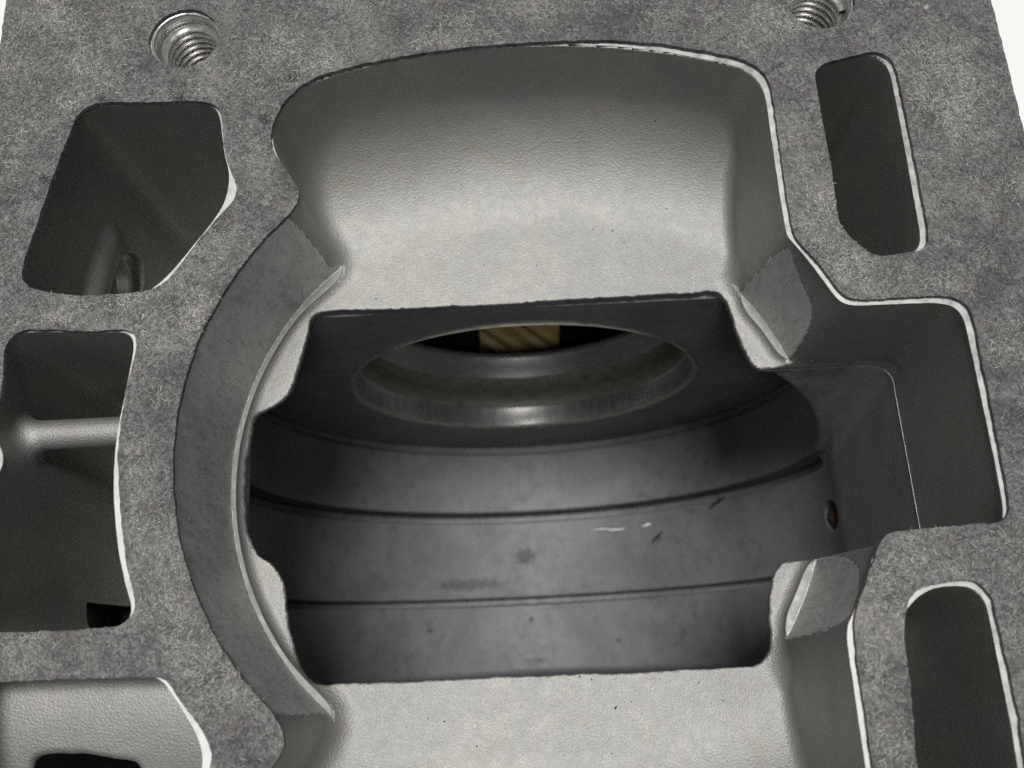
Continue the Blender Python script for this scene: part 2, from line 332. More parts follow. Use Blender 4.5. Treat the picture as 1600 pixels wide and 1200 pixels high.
def grid2d(P, jag=0.0, cell=1.2, seed=1, relax=4):
    d = poly_sdf(smooth_closed(P, 0.9, relax), _gx, _gy)
    if jag:
        d = d + jag * value_noise(d.shape, cell, HG, seed) + 0.6 * jag * value_noise(d.shape, cell * 2.7, HG, seed + 1)
    return d.astype(np.float32)
D2 = {
    'main': grid2d(C_MAIN, 0.02, 2.5, 3), 's1': grid2d(C_S1, 0.05, 2.0, 5), 's2': grid2d(C_S2, 0.05, 2.0, 7),
    's3': grid2d(C_S3, 0.05, 2.0, 9), 's4': grid2d(C_S4, 0.04, 2.0, 11), 's5': grid2d(C_S5, 0.04, 2.0, 13),
    'win': grid2d(WIN, 0.11, 0.65, 15, 2) + (0.24 * value_noise(_gx.shape, 5.7, HG, 77)).astype(np.float32), 's3h': grid2d(S3_HOLE, 0.15, 1.5, 17),
}
def lookup(x, y):
    u = np.clip((x - GX[0]) / HG, 0, len(GX) - 1.001); v = np.clip((y - GY[0]) / HG, 0, len(GY) - 1.001)
    i, j = u.astype(np.int32), v.astype(np.int32); fu, fv = (u - i).astype(np.float32), (v - j).astype(np.float32)
    return {k: (g[i, j] * (1 - fu) + g[i + 1, j] * fu) * (1 - fv) + (g[i, j + 1] * (1 - fu) + g[i + 1, j + 1] * fu) * fv for k, g in D2.items()}

def r_and(a, b, r):      # intersection with a round concave corner of radius r
    u, v = np.maximum(a + r, 0), np.maximum(b + r, 0)
    return np.minimum(-r, np.maximum(a, b)) + np.sqrt(u * u + v * v)
def r_or(a, b, r):       # union with a rounded meeting edge
    u, v = np.maximum(r - a, 0), np.maximum(r - b, 0)
    return np.maximum(r, np.minimum(a, b)) - np.sqrt(u * u + v * v)
def air_chamber(x, y, z):
    rho = np.sqrt((x - AX) ** 2 + (z - AZ) ** 2)
    wall = 53.3 + 0.05 * np.maximum(z + 60, 0)
    a = r_and(rho - R1 - 0.010 * (y - 22), np.maximum(y - wall, -7.4 - y), 1.8)
    a = r_or(a, np.maximum(np.maximum(rho - R1 - 2.6, np.maximum(y - 53.2, 50.9 - y)), z + 62), 0.5)
    a = np.maximum(a, z + 26.9)
    far = 34.4 + 0.2 * np.maximum(z + 60, 0)
    b = r_and(rho - R2, np.maximum(y - far, 10.3 - y), 1.0)
    for g0, g1 in ((10.3, 12.0), (32.3, 34.4)):          # narrow grooves added at the foot of both steps to hold a dark shade line
        b = r_or(b, np.maximum(np.maximum(rho - R2 - 3.2, np.maximum(y - g1, g0 - y)), z + 66), 0.5)
    b = np.maximum(b, z + 26.6)
    c = r_and(r_and(x - 62.1, np.maximum(y - far, 10.4 - y), 3.0), np.maximum(z + 22, -68 - z), 0.1)
    c = np.maximum(c, AX - x)
    cl = np.maximum(np.maximum(-43.2 - x, x - AX), np.maximum(np.maximum(y - far, 13.0 - y), np.maximum(z + 26.6, -40 - z)))
    c = np.minimum(c, cl)
    return r_or(r_or(a, b, 0.6), c, 0.3)
def air_main(x, y, z, D):
    bowl_f = np.sqrt((x - 3) ** 2 + (y + 15.9) ** 2) - 103.0
    bowl_n = np.sqrt((x - 3) ** 2 + (y - 69.2) ** 2) - 103.0
    fl = Z_FLOOR - z + 0.012 * (y - 26)
    bowl = r_and(np.maximum(bowl_f, bowl_n), fl, 19.0)
    # main cavity walls lean in a little with depth and meet the floor in a fillet
    left = np.clip((-10 - x) / 20, 0, 1)
    r = 4.2 - 2.4 * left * np.clip((62 - y) / 8, 0, 1) * np.clip((y + 8) / 8, 0, 1)
    r = r - 2.4 * np.clip((x - 33) / 3, 0, 1) * np.clip((np.abs(y - 26.65) - 14) / 2, 0, 1) * np.clip((31 - np.abs(y - 26.65)) / 4, 0, 1)
    r = r - 2.4 * np.clip((x - 25) / 5, 0, 1) * np.clip((np.abs(y - 26.65) - 30) / 5, 0, 1)
    r = r - 3.3 * np.clip((np.abs(y - 26.65) - 48) / 9, 0, 1)
    pz = np.clip((x - 33) / 3, 0, 1) * np.clip((46.5 - x) / 2, 0, 1) * np.clip((np.abs(y - 26.65) - 15) / 2, 0, 1) * np.clip((27 - np.abs(y - 26.65)) / 3, 0, 1)
    return r_and(D['main'] - 0.30 * pz + (0.035 - 0.01 * left + 0.03 * pz) * (-0.8 - z), bowl, np.maximum(r, 0.6))
def air(x, y, z, D):
    u = air_main(x, y, z, D)
    bore = np.maximum(np.sqrt((x - BORE_C[0]) ** 2 + (y - BORE_C[1]) ** 2) - BORE_R, BORE_Z - z)
    res = np.minimum(u, bore)
    # side pocket, open to the chamber below; faint parting step
    pk = np.maximum(np.maximum(x - 61.9 - np.where(z > -25.5, 0.14, 0.0), 43.0 - x), np.maximum(y - 42.2 + 0.08 * (-0.8 - z), 10.35 - y))
    pc = r_and(x - 62.0 - np.clip((z + 25.6) / 0.2, 0, 1) * 0.1, np.maximum(y - 42.2 + 0.035 * (-0.8 - z), 10.35 - y), 3.0)
    pc = np.maximum(np.maximum(pc, 42.0 - x), -26.2 - z)
    res = np.minimum(res, pc)
    res = r_or(res, np.maximum(D['win'] + 0.02 * (z - Z_FLOOR), np.maximum(-27.3 - z, z + 15)), 0.2)
    res = np.minimum(res, air_chamber(x, y, z))
    # far bearing bore clearance through the chamber's end wall
    rb = np.sqrt((x - AX) ** 2 + (z - BZ) ** 2)
    res = np.minimum(res, np.maximum(rb - 37.1, np.maximum(y - 90, 45 - y)))
    # slots
    dr = 0.02 * (-0.8 - z)
    s1 = r_and(D['s1'] + dr, -56 - z, 5)
    tt = np.clip((y - 50) / 17.5, 0, 1)
    boss = np.sqrt((x + 68.6 - 1.4 * tt) ** 2 + (z + 20.6) ** 2 + (y - 50 - 17.5 * tt) ** 2) - 1.9
    s1 = -r_or(-s1, boss, 2.6)
    s1 = np.minimum(s1, np.maximum(np.sqrt((y - 64.4) ** 2 + (z + 29.4) ** 2) - 4.9, np.maximum(x + 55, -73 - x)))
    s2 = r_and(D['s2'] + 0.01 * (-0.8 - z), -57 - z, 5)
    rib = np.sqrt((y - 31.6) ** 2 + (z + 8.6) ** 2) - 2.1
    s2 = -r_or(-s2, rib, 2.6)
    s2 = np.minimum(s2, np.maximum(np.maximum(np.abs(y - 6.6) - 2.9, np.abs(z + 38) - 9.5), np.maximum(x + 60, -73.4 - x)))
    s3 = r_and(D['s3'], -9.5 - 0.02 * np.minimum(y + 1.1, 0) ** 2 - z, 2.0)
    s3 = r_or(s3, np.maximum(D['s3h'], np.maximum(-58 - z, z + 5)), 0.8)
    s4 = r_and(D['s4'] + dr, -58 - z, 5)
    s5 = r_and(D['s5'] + dr, -58 - z, 5)
    shell = 2.4 - air_chamber(x, y, z)                  # a wall is left between the slots and the chamber
    for s in (np.maximum(s1, shell), np.maximum(s2, shell), s3, np.maximum(s4, shell), np.maximum(s5, shell)): res = np.minimum(res, s)
    for hx, hy in HOLES:
        res = np.minimum(res, np.maximum(np.sqrt((x - hx) ** 2 + (y - hy) ** 2) - 5.2, -34 - z))
    return res
def solid(x, y, z, D):
    top = z - Z_TOP
    box = r_and(np.maximum(np.maximum(X0 - x, x - X1), np.maximum(Y0 - y, y - Y1)), top, 0.5)
    a = air(x, y, z, D)
    return r_and(box, -a, 0.16)

def surface_nets(f, lo, hi, h):
    nx, ny, nz = [int(round((b - a) / h)) + 1 for a, b in zip(lo, hi)]
    xs, ys, zs = [np.float32(lo[k]) + np.float32(h) * np.arange(n, dtype=np.float32) for k, n in enumerate((nx, ny, nz))]
    XX, YY = np.meshgrid(xs, ys, indexing='ij')
    D = {k: d[:, :, None] for k, d in lookup(XX, YY).items()}
    V = np.empty((nx, ny, nz), np.float32)
    for k in range(0, nz, 12):
        V[:, :, k:k + 12] = f(XX[:, :, None], YY[:, :, None], zs[None, None, k:k + 12], D)
    neg = V < 0
    cnt = np.zeros((nx - 1, ny - 1, nz - 1), np.uint8)
    for a in (0, 1):
        for b in (0, 1):
            for c in (0, 1): cnt += neg[a:nx - 1 + a, b:ny - 1 + b, c:nz - 1 + c]
    act = np.argwhere((cnt > 0) & (cnt < 8)).astype(np.int32)
    idx = np.full(cnt.shape, -1, np.int32)
    idx[act[:, 0], act[:, 1], act[:, 2]] = np.arange(len(act), dtype=np.int32)
    corner = [(a, b, c) for a in (0, 1) for b in (0, 1) for c in (0, 1)]
    cv = np.stack([V[act[:, 0] + a, act[:, 1] + b, act[:, 2] + c] for a, b, c in corner], 1)
    P = np.zeros((len(act), 3), np.float32); n = np.zeros(len(act), np.float32)
    for i, ci in enumerate(corner):
        for j, cj in enumerate(corner):
            if j <= i or sum(abs(p - q) for p, q in zip(ci, cj)) != 1: continue
            va, vb = cv[:, i], cv[:, j]
            m = (va < 0) != (vb < 0)
            t = np.where(m, va / np.where(m, va - vb, 1), 0)
            e = np.array(ci, np.float32)[None] + t[:, None] * (np.array(cj, np.float32) - np.array(ci, np.float32))[None]
            P += np.where(m[:, None], e, 0); n += m
    P = (P / n[:, None] + act) * np.float32(h) + np.array(lo, np.float32)
    F = []
    for ax in range(3):
        sl0 = [slice(None)] * 3; sl1 = [slice(None)] * 3
        sl0[ax] = slice(0, -1); sl1[ax] = slice(1, None)
        ch = neg[tuple(sl0)] != neg[tuple(sl1)]
        e = np.argwhere(ch).astype(np.int32)
        o = [k for k in range(3) if k != ax]
        ok = (e[:, o[0]] > 0) & (e[:, o[1]] > 0) & (e[:, o[0]] < neg.shape[o[0]] - 1) & (e[:, o[1]] < neg.shape[o[1]] - 1)
        e = e[ok]
        inside = neg[e[:, 0], e[:, 1], e[:, 2]]
        q = []
        for d0, d1 in ((0, 0), (-1, 0), (-1, -1), (0, -1)):
            c = e.copy(); c[:, o[0]] += d0; c[:, o[1]] += d1
            q.append(idx[c[:, 0], c[:, 1], c[:, 2]])
        q = np.stack(q, 1)
        flip = inside if ax == 1 else ~inside
        q[flip] = q[flip][:, ::-1]
        F.append(q)
    F = np.concatenate(F)
    # pull the vertices onto the surface and read true normals
    def val(p): return f(p[:, 0], p[:, 1], p[:, 2], lookup(p[:, 0], p[:, 1])).astype(np.float32)
    def grad(p, e):
        g = np.zeros_like(p)
        for k in ((1, -1, -1), (-1, -1, 1), (-1, 1, -1), (1, 1, 1)):
            kk = np.array(k, np.float32); g += kk * val(p + kk * e)[:, None]
        return g / (np.linalg.norm(g, axis=1, keepdims=True) + 1e-9)
    g = grad(P, 0.1)
    step = np.clip(val(P), -0.5 * h, 0.5 * h)
    P = P - g * step[:, None]
    g = grad(P, 0.12)
    return P, F, g
def split(P, F, N, mask, name, mat, parent):
    f = F[mask]; used = np.unique(f)
    remap = np.full(len(P), -1, np.int32); remap[used] = np.arange(len(used), dtype=np.int32)
    return mesh_obj(name, P[used], remap[f], mat, parent, True, N[used])

def jitter_outline(P, amp, seed, it=10):
    R = smooth_closed(P, 0.35, it)
    r = np.random.default_rng(seed); n = len(R)
    def nz(k):
        g = r.normal(size=(n // k + 2)); u = np.arange(n) / k; i = u.astype(int); f = u - i
        return g[i] * (1 - f) + g[i + 1] * f
    e = amp * (0.5 * nz(1) + nz(3) + 0.9 * nz(16))
    T = np.roll(R, -1, 0) - np.roll(R, 1, 0); T /= np.linalg.norm(T, axis=1, keepdims=True) + 1e-9
    return R + np.c_[-T[:, 1], T[:, 0]] * e[:, None]
def circle(c, r, n=60): return [(c[0] + r * math.cos(2 * math.pi * k / n), c[1] + r * math.sin(2 * math.pi * k / n)) for k in range(n)]
def make_sheet(outer, holes, zt, zb, bottom=True):
    from mathutils.geometry import delaunay_2d_cdt
    loops = [outer] + list(holes)
    pts, edges, owner = [], [], []
    for L in loops:
        b = len(pts)
        pts += [Vector((float(x), float(y))) for x, y in L]
        edges += [(b + k, b + (k + 1) % len(L)) for k in range(len(L))]
    vs, es, fs, *_ = delaunay_2d_cdt(pts, edges, [], 0, 1e-5)
    V = np.array([(v.x, v.y) for v in vs]); T = np.array(fs)
    c = V[T].mean(1)
    d = poly_sdf(outer, c[:, 0], c[:, 1])
    for L in holes: d = np.maximum(d, -poly_sdf(L, c[:, 0], c[:, 1]))
    T = T[d < 0]
    n = len(V)
    e = {}
    for t in T:
        for k in range(3):
            a_, b_ = int(t[k]), int(t[(k + 1) % 3]); e[(a_, b_)] = 1
    rim = [(a_, b_) for a_, b_ in e if (b_, a_) not in e]
    V3 = [(x, y, zt) for x, y in V] + [(x, y, zb) for x, y in V]
    F3 = [tuple(int(q) for q in t) for t in T] + ([tuple(int(q) + n for q in t[::-1]) for t in T] if bottom else [])
    F3 += [(b_, a_, a_ + n, b_ + n) for a_, b_ in rim]
    return V3, F3
# ------------------------------------------------------------------ the table under the casting
tb = mesh_obj('table', [(-900, -700, Z_BASE), (900, -700, Z_BASE), (900, 900, Z_BASE), (-900, 900, Z_BASE)], [(0, 1, 2, 3)], M['table'], None, False)
tag(tb, 'plain white table top under the casting', 'table', 'structure')

# ------------------------------------------------------------------ the casting
cast = tag(empty('engine_casting', (0, 30, Z_BASE)), 'grey cast aluminium crankcase block with open cylinder bore and side slots', 'engine block')
cast_inv = Matrix.Translation(-cast.location)
def part(o):
    o.matrix_parent_inverse = cast_inv
    return o
H_UP, H_LOW, ZS = 0.42, 0.48, -60.0
P, F, N = surface_nets(solid, (-76.6, -63.4, ZS - 0.1), (76.8, 123.4, 0.6), H_UP)
fc = P[F].mean(1)
fn = N[F].mean(1)
rr = np.hypot(fc[:, 0] - BORE_C[0], fc[:, 1] - BORE_C[1])
m_top = (fc[:, 2] > Z_TOP - 0.25) & (fn[:, 2] > 0.6)
DF = lookup(fc[:, 0], fc[:, 1])
m_bore = (np.abs(rr - BORE_R) < 0.25) & (fc[:, 2] > BORE_Z - 0.1) & (np.abs(fn[:, 2]) < 0.5) & ~m_top & (air_main(fc[:, 0], fc[:, 1], fc[:, 2], DF) > 0.03)
m_cham = (np.abs(air_chamber(fc[:, 0], fc[:, 1], fc[:, 2])) < 0.25) & (fc[:, 2] < -26.0) & ~m_top & ~m_bore
m_cham |= (fc[:, 2] < -25.95) & (lookup(fc[:, 0], fc[:, 1])['win'] < 1.5) & (fc[:, 1] < 56.5) & ~m_top & ~m_bore
m_cham |= (fc[:, 2] < -25.3) & (DF['win'] < 1.0) & (fc[:, 1] > 53.5) & (fc[:, 1] < 56.5) & (np.abs(fc[:, 0]) < 36) & (np.abs(fn[:, 2]) < 0.5) & ~m_top
m_bore |= (np.abs(fc[:, 2] - BORE_Z) < 0.3) & (rr < BORE_R + 0.3) & (rr > BORE_R - 1.6) & (fn[:, 2] > 0.45) & ~m_cham & (np.abs(fc[:, 1] - 26.65) < 36)
m_port = (np.abs(fc[:, 1] - 6.6) < 3.3) & (np.abs(fc[:, 2] + 38) < 9.9) & (fc[:, 0] < -68.6) & (fc[:, 0] > -74)
m_drain = (DF['s3h'] < 0.4) & (fc[:, 2] < -13.0 - 0.02 * np.minimum(fc[:, 1] + 11, 0) ** 2) & (fc[:, 1] < -8)
part(split(P, F, N, m_port, 'side_port', M['dark'], cast))  # shade of the deep port put into the colour of its faces
part(split(P, F, N, m_drain, 'drain_opening', M['dark'], cast))  # hole faces painted near black in place of shade

part(split(P, F, N, m_bore & (fc[:, 0] < 20), 'cylinder_bore', M['bore'], cast))
part(split(P, F, N, m_bore & (fc[:, 0] >= 20) & (fc[:, 1] > 26), 'machined_pad', M['bore'], cast))
part(split(P, F, N, m_bore & (fc[:, 0] >= 20) & (fc[:, 1] <= 26), 'machined_pad', M['bore'], cast))
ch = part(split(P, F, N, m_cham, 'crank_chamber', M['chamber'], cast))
body = part(split(P, F, N, ~(m_top | m_bore | m_cham | m_port | m_drain), 'body', M['cast'], cast))
def bore_ledges():
    A = np.radians(np.arange(0, 360, 0.3)); rs = np.arange(BORE_R - 1.8, BORE_R + 0.001, 0.02)
    aa, rg = np.meshgrid(A, rs, indexing='ij')
    x = (BORE_C[0] + rg * np.cos(aa)).ravel(); y = (BORE_C[1] + rg * np.sin(aa)).ravel()
    u = air_main(x, y, np.full_like(x, BORE_Z - 0.02), lookup(x, y)).reshape(aa.shape)
    u = np.minimum(u, lookup(x, y)['win'].reshape(aa.shape))
    okk = u > 0
    r_in = np.where(okk.any(1), rs[np.argmax(okk, 1)], 99)
    r_in = np.where(okk[:, -1], r_in, 99)
    k = np.array([1, 2, 3, 2, 1]) / 9.0
    on = r_in < BORE_R - 0.04
    n = len(A); start = next((i for i in range(n) if on[i] and not on[i - 1]), None)
    segs = []
    i = start; seen = 0
    while seen < n:
        if on[i % n]:
            s_ = []
            while on[i % n] and seen < n: s_.append(i % n); i += 1; seen += 1
            if len(s_) > 6: segs.append(s_)
        else: i += 1; seen += 1
    for s_ in segs:
        ri = r_in[s_]
        if len(ri) > 8: ri = np.r_[ri[:2], np.convolve(ri, k, 'valid'), ri[-2:]]
        vs, fs = [], []
        for j, a in zip(range(len(s_)), A[s_]):
            d = min(1.0, min(j, len(s_) - 1 - j) / 5)
            for r, z in ((BORE_R + 0.1, BORE_Z + 0.035), (ri[j], BORE_Z + 0.035), (ri[j] - 0.10 * d, BORE_Z - 0.02), (ri[j] - 0.17 * d, BORE_Z - 0.22)):
                vs.append((BORE_C[0] + r * math.cos(a), BORE_C[1] + r * math.sin(a), z))
        for j in range(len(s_) - 1):
            for q in range(3):
                b_ = j * 4 + q; fs.append((b_, b_ + 4, b_ + 5, b_ + 1))
        part(mesh_obj('bore_ledge', vs, fs, M['ledge'], cast))
bore_ledges()
# the milled flat face, cut crisply along every opening
def face_loop(P_, seed):
    R = jitter_outline(P_, 0.014, seed, 16)
    d = R - np.array(BORE_C); rr_ = np.hypot(d[:, 0], d[:, 1])
    inside = rr_ < BORE_R
    R[inside] = np.array(BORE_C) + d[inside] / rr_[inside][:, None] * BORE_R
    return R
F_LOOPS = [face_loop(P_, 70 + k) for k, P_ in enumerate([C_MAIN, C_S1, C_S2, C_S3, C_S4, C_S5] + [circle(h, 5.15) for h in HOLES])]
F_OUT = np.array([(X0 + 0.3, Y0 + 0.3), (X1 - 0.3, Y0 + 0.3), (X1 - 0.3, Y1 - 0.3), (X0 + 0.3, Y1 - 0.3)])
part(mesh_obj('milled_face', *make_sheet(F_OUT, F_LOOPS, Z_TOP + 0.03, Z_TOP - 0.25, False), M['face'], cast, False))
def lower(x, y, z, D):
    rb = np.sqrt((x - AX) ** 2 + (z - BZ) ** 2)
    a = np.minimum(air_chamber(x, y, z), np.maximum(rb - 37.1, np.maximum(y - 90, 45 - y)))
    oil = np.sqrt((y - 22.0) ** 2 + ((z + 64.6) / 1.45) ** 2) - 2.9
    a = np.minimum(a, np.maximum(oil, np.maximum(x - 67.2, 50 - x)))
    return 0.03 - a
P, F, N = surface_nets(lower, (-63, -10.5, -134.5), (68, 58, ZS + 0.9), H_LOW)
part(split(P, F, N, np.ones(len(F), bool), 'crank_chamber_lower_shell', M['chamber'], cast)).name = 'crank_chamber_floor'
# outer skirt below the meshed block
zt = ZS + 0.05
sk = [(X0, Y0, zt), (X1, Y0, zt), (X1, Y1, zt), (X0, Y1, zt), (X0, Y0, Z_BASE), (X1, Y0, Z_BASE), (X1, Y1, Z_BASE), (X0, Y1, Z_BASE)]
part(mesh_obj('skirt_wall', sk, [(0, 4, 5, 1), (1, 5, 6, 2), (2, 6, 7, 3), (3, 7, 4, 0)], M['cast'], cast, False))

# bearing bore in the end wall: a turned ring with a lip and a chamfered mouth
def lathe_y(name, prof, mat, parent, n=160, mats=None):
    """prof: (radius, y) pairs; inside surface about the chamber's axis"""
    vs, fs = [], []
    for r, y in prof:
        for k in range(n):
            a = 2 * math.pi * k / n
            r2 = r * 0.985; z = BZ + r2 * math.sin(a)
            vs.append((AX + r2 * math.cos(a), y + (0.05 * max(z + 60, 0) if y < 54 else 0), z))
    for i in range(len(prof) - 1):
        for k in range(n):
            k2 = (k + 1) % n
            fs.append((i * n + k, i * n + k2, (i + 1) * n + k2, (i + 1) * n + k))
    o = mesh_obj(name, vs, fs, mat, parent)
    return o
bb = part(lathe_y('bearing_bore', [(38.0, 53.75), (37.3, 53.45), (36.9, 53.5), (36.6, 54.2)], M['race_dull'], cast))
part(lathe_y('outer_race_band', [(36.6, 54.2), (36.5, 54.5), (36.45, 58.6), (36.2, 58.9)], M['race_bright'], cast))
part(lathe_y('inner_race_surface', [(36.2, 58.9), (36.05, 59.1), (35.9, 62.5), (36.1, 62.8), (35.9, 66.3)], M['race_dull'], cast))
part(lathe_y('race_lip', [(35.9, 66.3), (35.5, 66.6), (35.4, 68.9), (34.6, 69.3), (34.5, 70.6), (33.9, 71.0), (33.8, 72.6), (34.4, 72.8), (38.5, 73.0)], M['race'], cast))
# space behind the bearing
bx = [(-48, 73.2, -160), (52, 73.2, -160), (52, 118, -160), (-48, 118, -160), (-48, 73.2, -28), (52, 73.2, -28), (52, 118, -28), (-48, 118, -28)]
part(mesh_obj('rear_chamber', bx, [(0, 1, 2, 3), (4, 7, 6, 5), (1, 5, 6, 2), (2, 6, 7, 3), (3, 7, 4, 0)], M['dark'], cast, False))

# oil passage plug: a rusty ball pressed in the drilling
def uv_ball(name, c, r, mat, parent):
    bm = bmesh.new(); bmesh.ops.create_uvsphere(bm, u_segments=28, v_segments=16, radius=r)
    o = mesh_obj(name, [(v.co.x + c[0], v.co.y + c[1], v.co.z + c[2]) for v in bm.verts], [[v.index for v in f.verts] for f in bm.faces], mat, parent)
    bm.free(); return o
tag(part(uv_ball('oil_plug', (65.4, 22.0, -65.2), 2.75, M['rust'], cast)), 'rusty ball plug')

# thin flash line left by the mould's parting in the side pocket
def flash_line(pts, r):
    vs, fs = [], []
    P_ = [Vector(p) for p in pts]
    for k, p in enumerate(P_):
        t = (P_[min(k + 1, len(P_) - 1)] - P_[max(k - 1, 0)]).normalized()
        sdv = t.cross(Vector((0, 0, 1))).normalized()
        rr_ = r * (0.55 + 0.6 * random.random())
        for q in range(6):
            a = 2 * math.pi * q / 6
            vs.append(tuple(p + rr_ * (math.cos(a) * sdv + math.sin(a) * Vector((0, 0, 1)))))
    for k in range(len(P_) - 1):
        for q in range(6): fs.append((k * 6 + q, k * 6 + (q + 1) % 6, (k + 1) * 6 + (q + 1) % 6, (k + 1) * 6 + q))
    return part(mesh_obj('parting_line', vs, fs, M['face'], cast))
fl_pts = [(46 + 0.8 * k, 40.06, -25.6) for k in range(17)]
fl_pts = [(59.1 + 3 * math.sin(a), 37.9 + 3 * math.cos(a), -25.6) for a in [k * math.pi / 16 for k in range(3, 9)]]
fl_pts += [(62.08, 37.0 - 0.7 * k, -25.6 + 0.05 * random.uniform(-1, 1)) for k in range(1, 35)]
flash_line(fl_pts, 0.085)

# threaded holes
def threaded_hole(cx, cy):
    n, turns, pitch = 72, 20, 1.25
    prof = [(5.3, -0.72), (5.12, -0.76), (5.06, -1.2), (4.9, -1.3), (4.85, -1.7), (4.72, -2.1)]
    vs, fs = [], []
    for r, z in prof:
        for k in range(n):
            a = 2 * math.pi * k / n
            vs.append((cx + r * math.cos(a), cy + r * math.sin(a), z))
    for i in range(len(prof) - 1):
        for k in range(n):
            k2 = (k + 1) % n
            fs.append((i * n + k, (i + 1) * n + k, (i + 1) * n + k2, i * n + k2))
    o = part(mesh_obj('threaded_hole', vs, fs, M['thread'], cast))
    vs, fs = [], []
    sub = 8
    rows = turns * sub
    for i in range(rows + 1):
        for k in range(n + 1):
            a = 2 * math.pi * k / n
            ph = (i / sub + 0.3) % 1.0
            tri = abs(2 * ph - 1)
            tri = min(max((tri - 0.12) / 0.72, 0), 1)
            ease = min(1, i / 4)
            r = 4.72 - 0.85 * tri * ease
            vs.append((cx + r * math.cos(a), cy + r * math.sin(a), -2.2 - pitch * (i / sub) - pitch * k / n * ease + 0.1))
    for i in range(rows):
        for k in range(n):
            b = i * (n + 1) + k
            fs.append((b, b + n + 1, b + n + 2, b + 1))
    t = mesh_obj('thread', vs, fs, M['thread'], o)
    return o
for hx, hy in HOLES[:2]: threaded_hole(hx, hy)

# drilled hole lining in the upper left slot
vs, fs = [], []
for x, r in ((-67.1, 5.0), (-66.6, 4.75), (-69.0, 4.6), (-69.2, 4.35), (-72.9, 4.3), (-72.95, 0.05)):
    for k in range(48):
        a = 2 * math.pi * k / 48
        vs.append((x, 64.4 + r * math.cos(a), -29.4 + r * math.sin(a)))
for i in range(5):
    for k in range(48): fs.append((i * 48 + k, i * 48 + (k + 1) % 48, (i + 1) * 48 + (k + 1) % 48, (i + 1) * 48 + k))
part(mesh_obj('drilled_hole', vs, fs, M['thread'], cast))

# ------------------------------------------------------------------ gear behind the bearing
gear = tag(empty('helical_gear', (2.8, 84, -142)), 'tan brass helical gear seen deep through the bearing hole', 'gear')
ginv = Matrix.Translation(-gear.location)
def make_gear():
    n, nt_, w = 18, 15, 22.0
    seg = nt_ * 8
    vs, fs = [], []
    for i in range(n + 1):
        x = -8.3 + w * i / n
        tw = 0.035 * (x - 2.8)
        for k in range(seg):
            a = 2 * math.pi * k / seg
            ph = (k / 8) % 1.0
            r = 21.5 + 1.5 * max(-1, min(1, 2.2 * math.cos(2 * math.pi * ph)))
            vs.append((x, 86 + r * math.cos(a + tw), -138 + r * math.sin(a + tw)))
    for i in range(n):
        for k in range(seg):
            k2 = (k + 1) % seg
            fs.append((i * seg + k, i * seg + k2, (i + 1) * seg + k2, (i + 1) * seg + k))
    fs.append(tuple(range(seg - 1, -1, -1))); fs.append(tuple(n * seg + k for k in range(seg)))
    o = mesh_obj('toothed_rim', vs, fs, M['brass'], gear, False); o.matrix_parent_inverse = ginv
    vs, fs = [], []
    for x in (-47.9, 51.9):
        for k in range(32):
            a = 2 * math.pi * k / 32; vs.append((x, 86 + 6 * math.cos(a), -138 + 6 * math.sin(a)))
    fs = [(k, (k + 1) % 32, 32 + (k + 1) % 32, 32 + k) for k in range(32)]
    o = mesh_obj('shaft', vs, fs, M['dark'], gear); o.matrix_parent_inverse = ginv
make_gear()

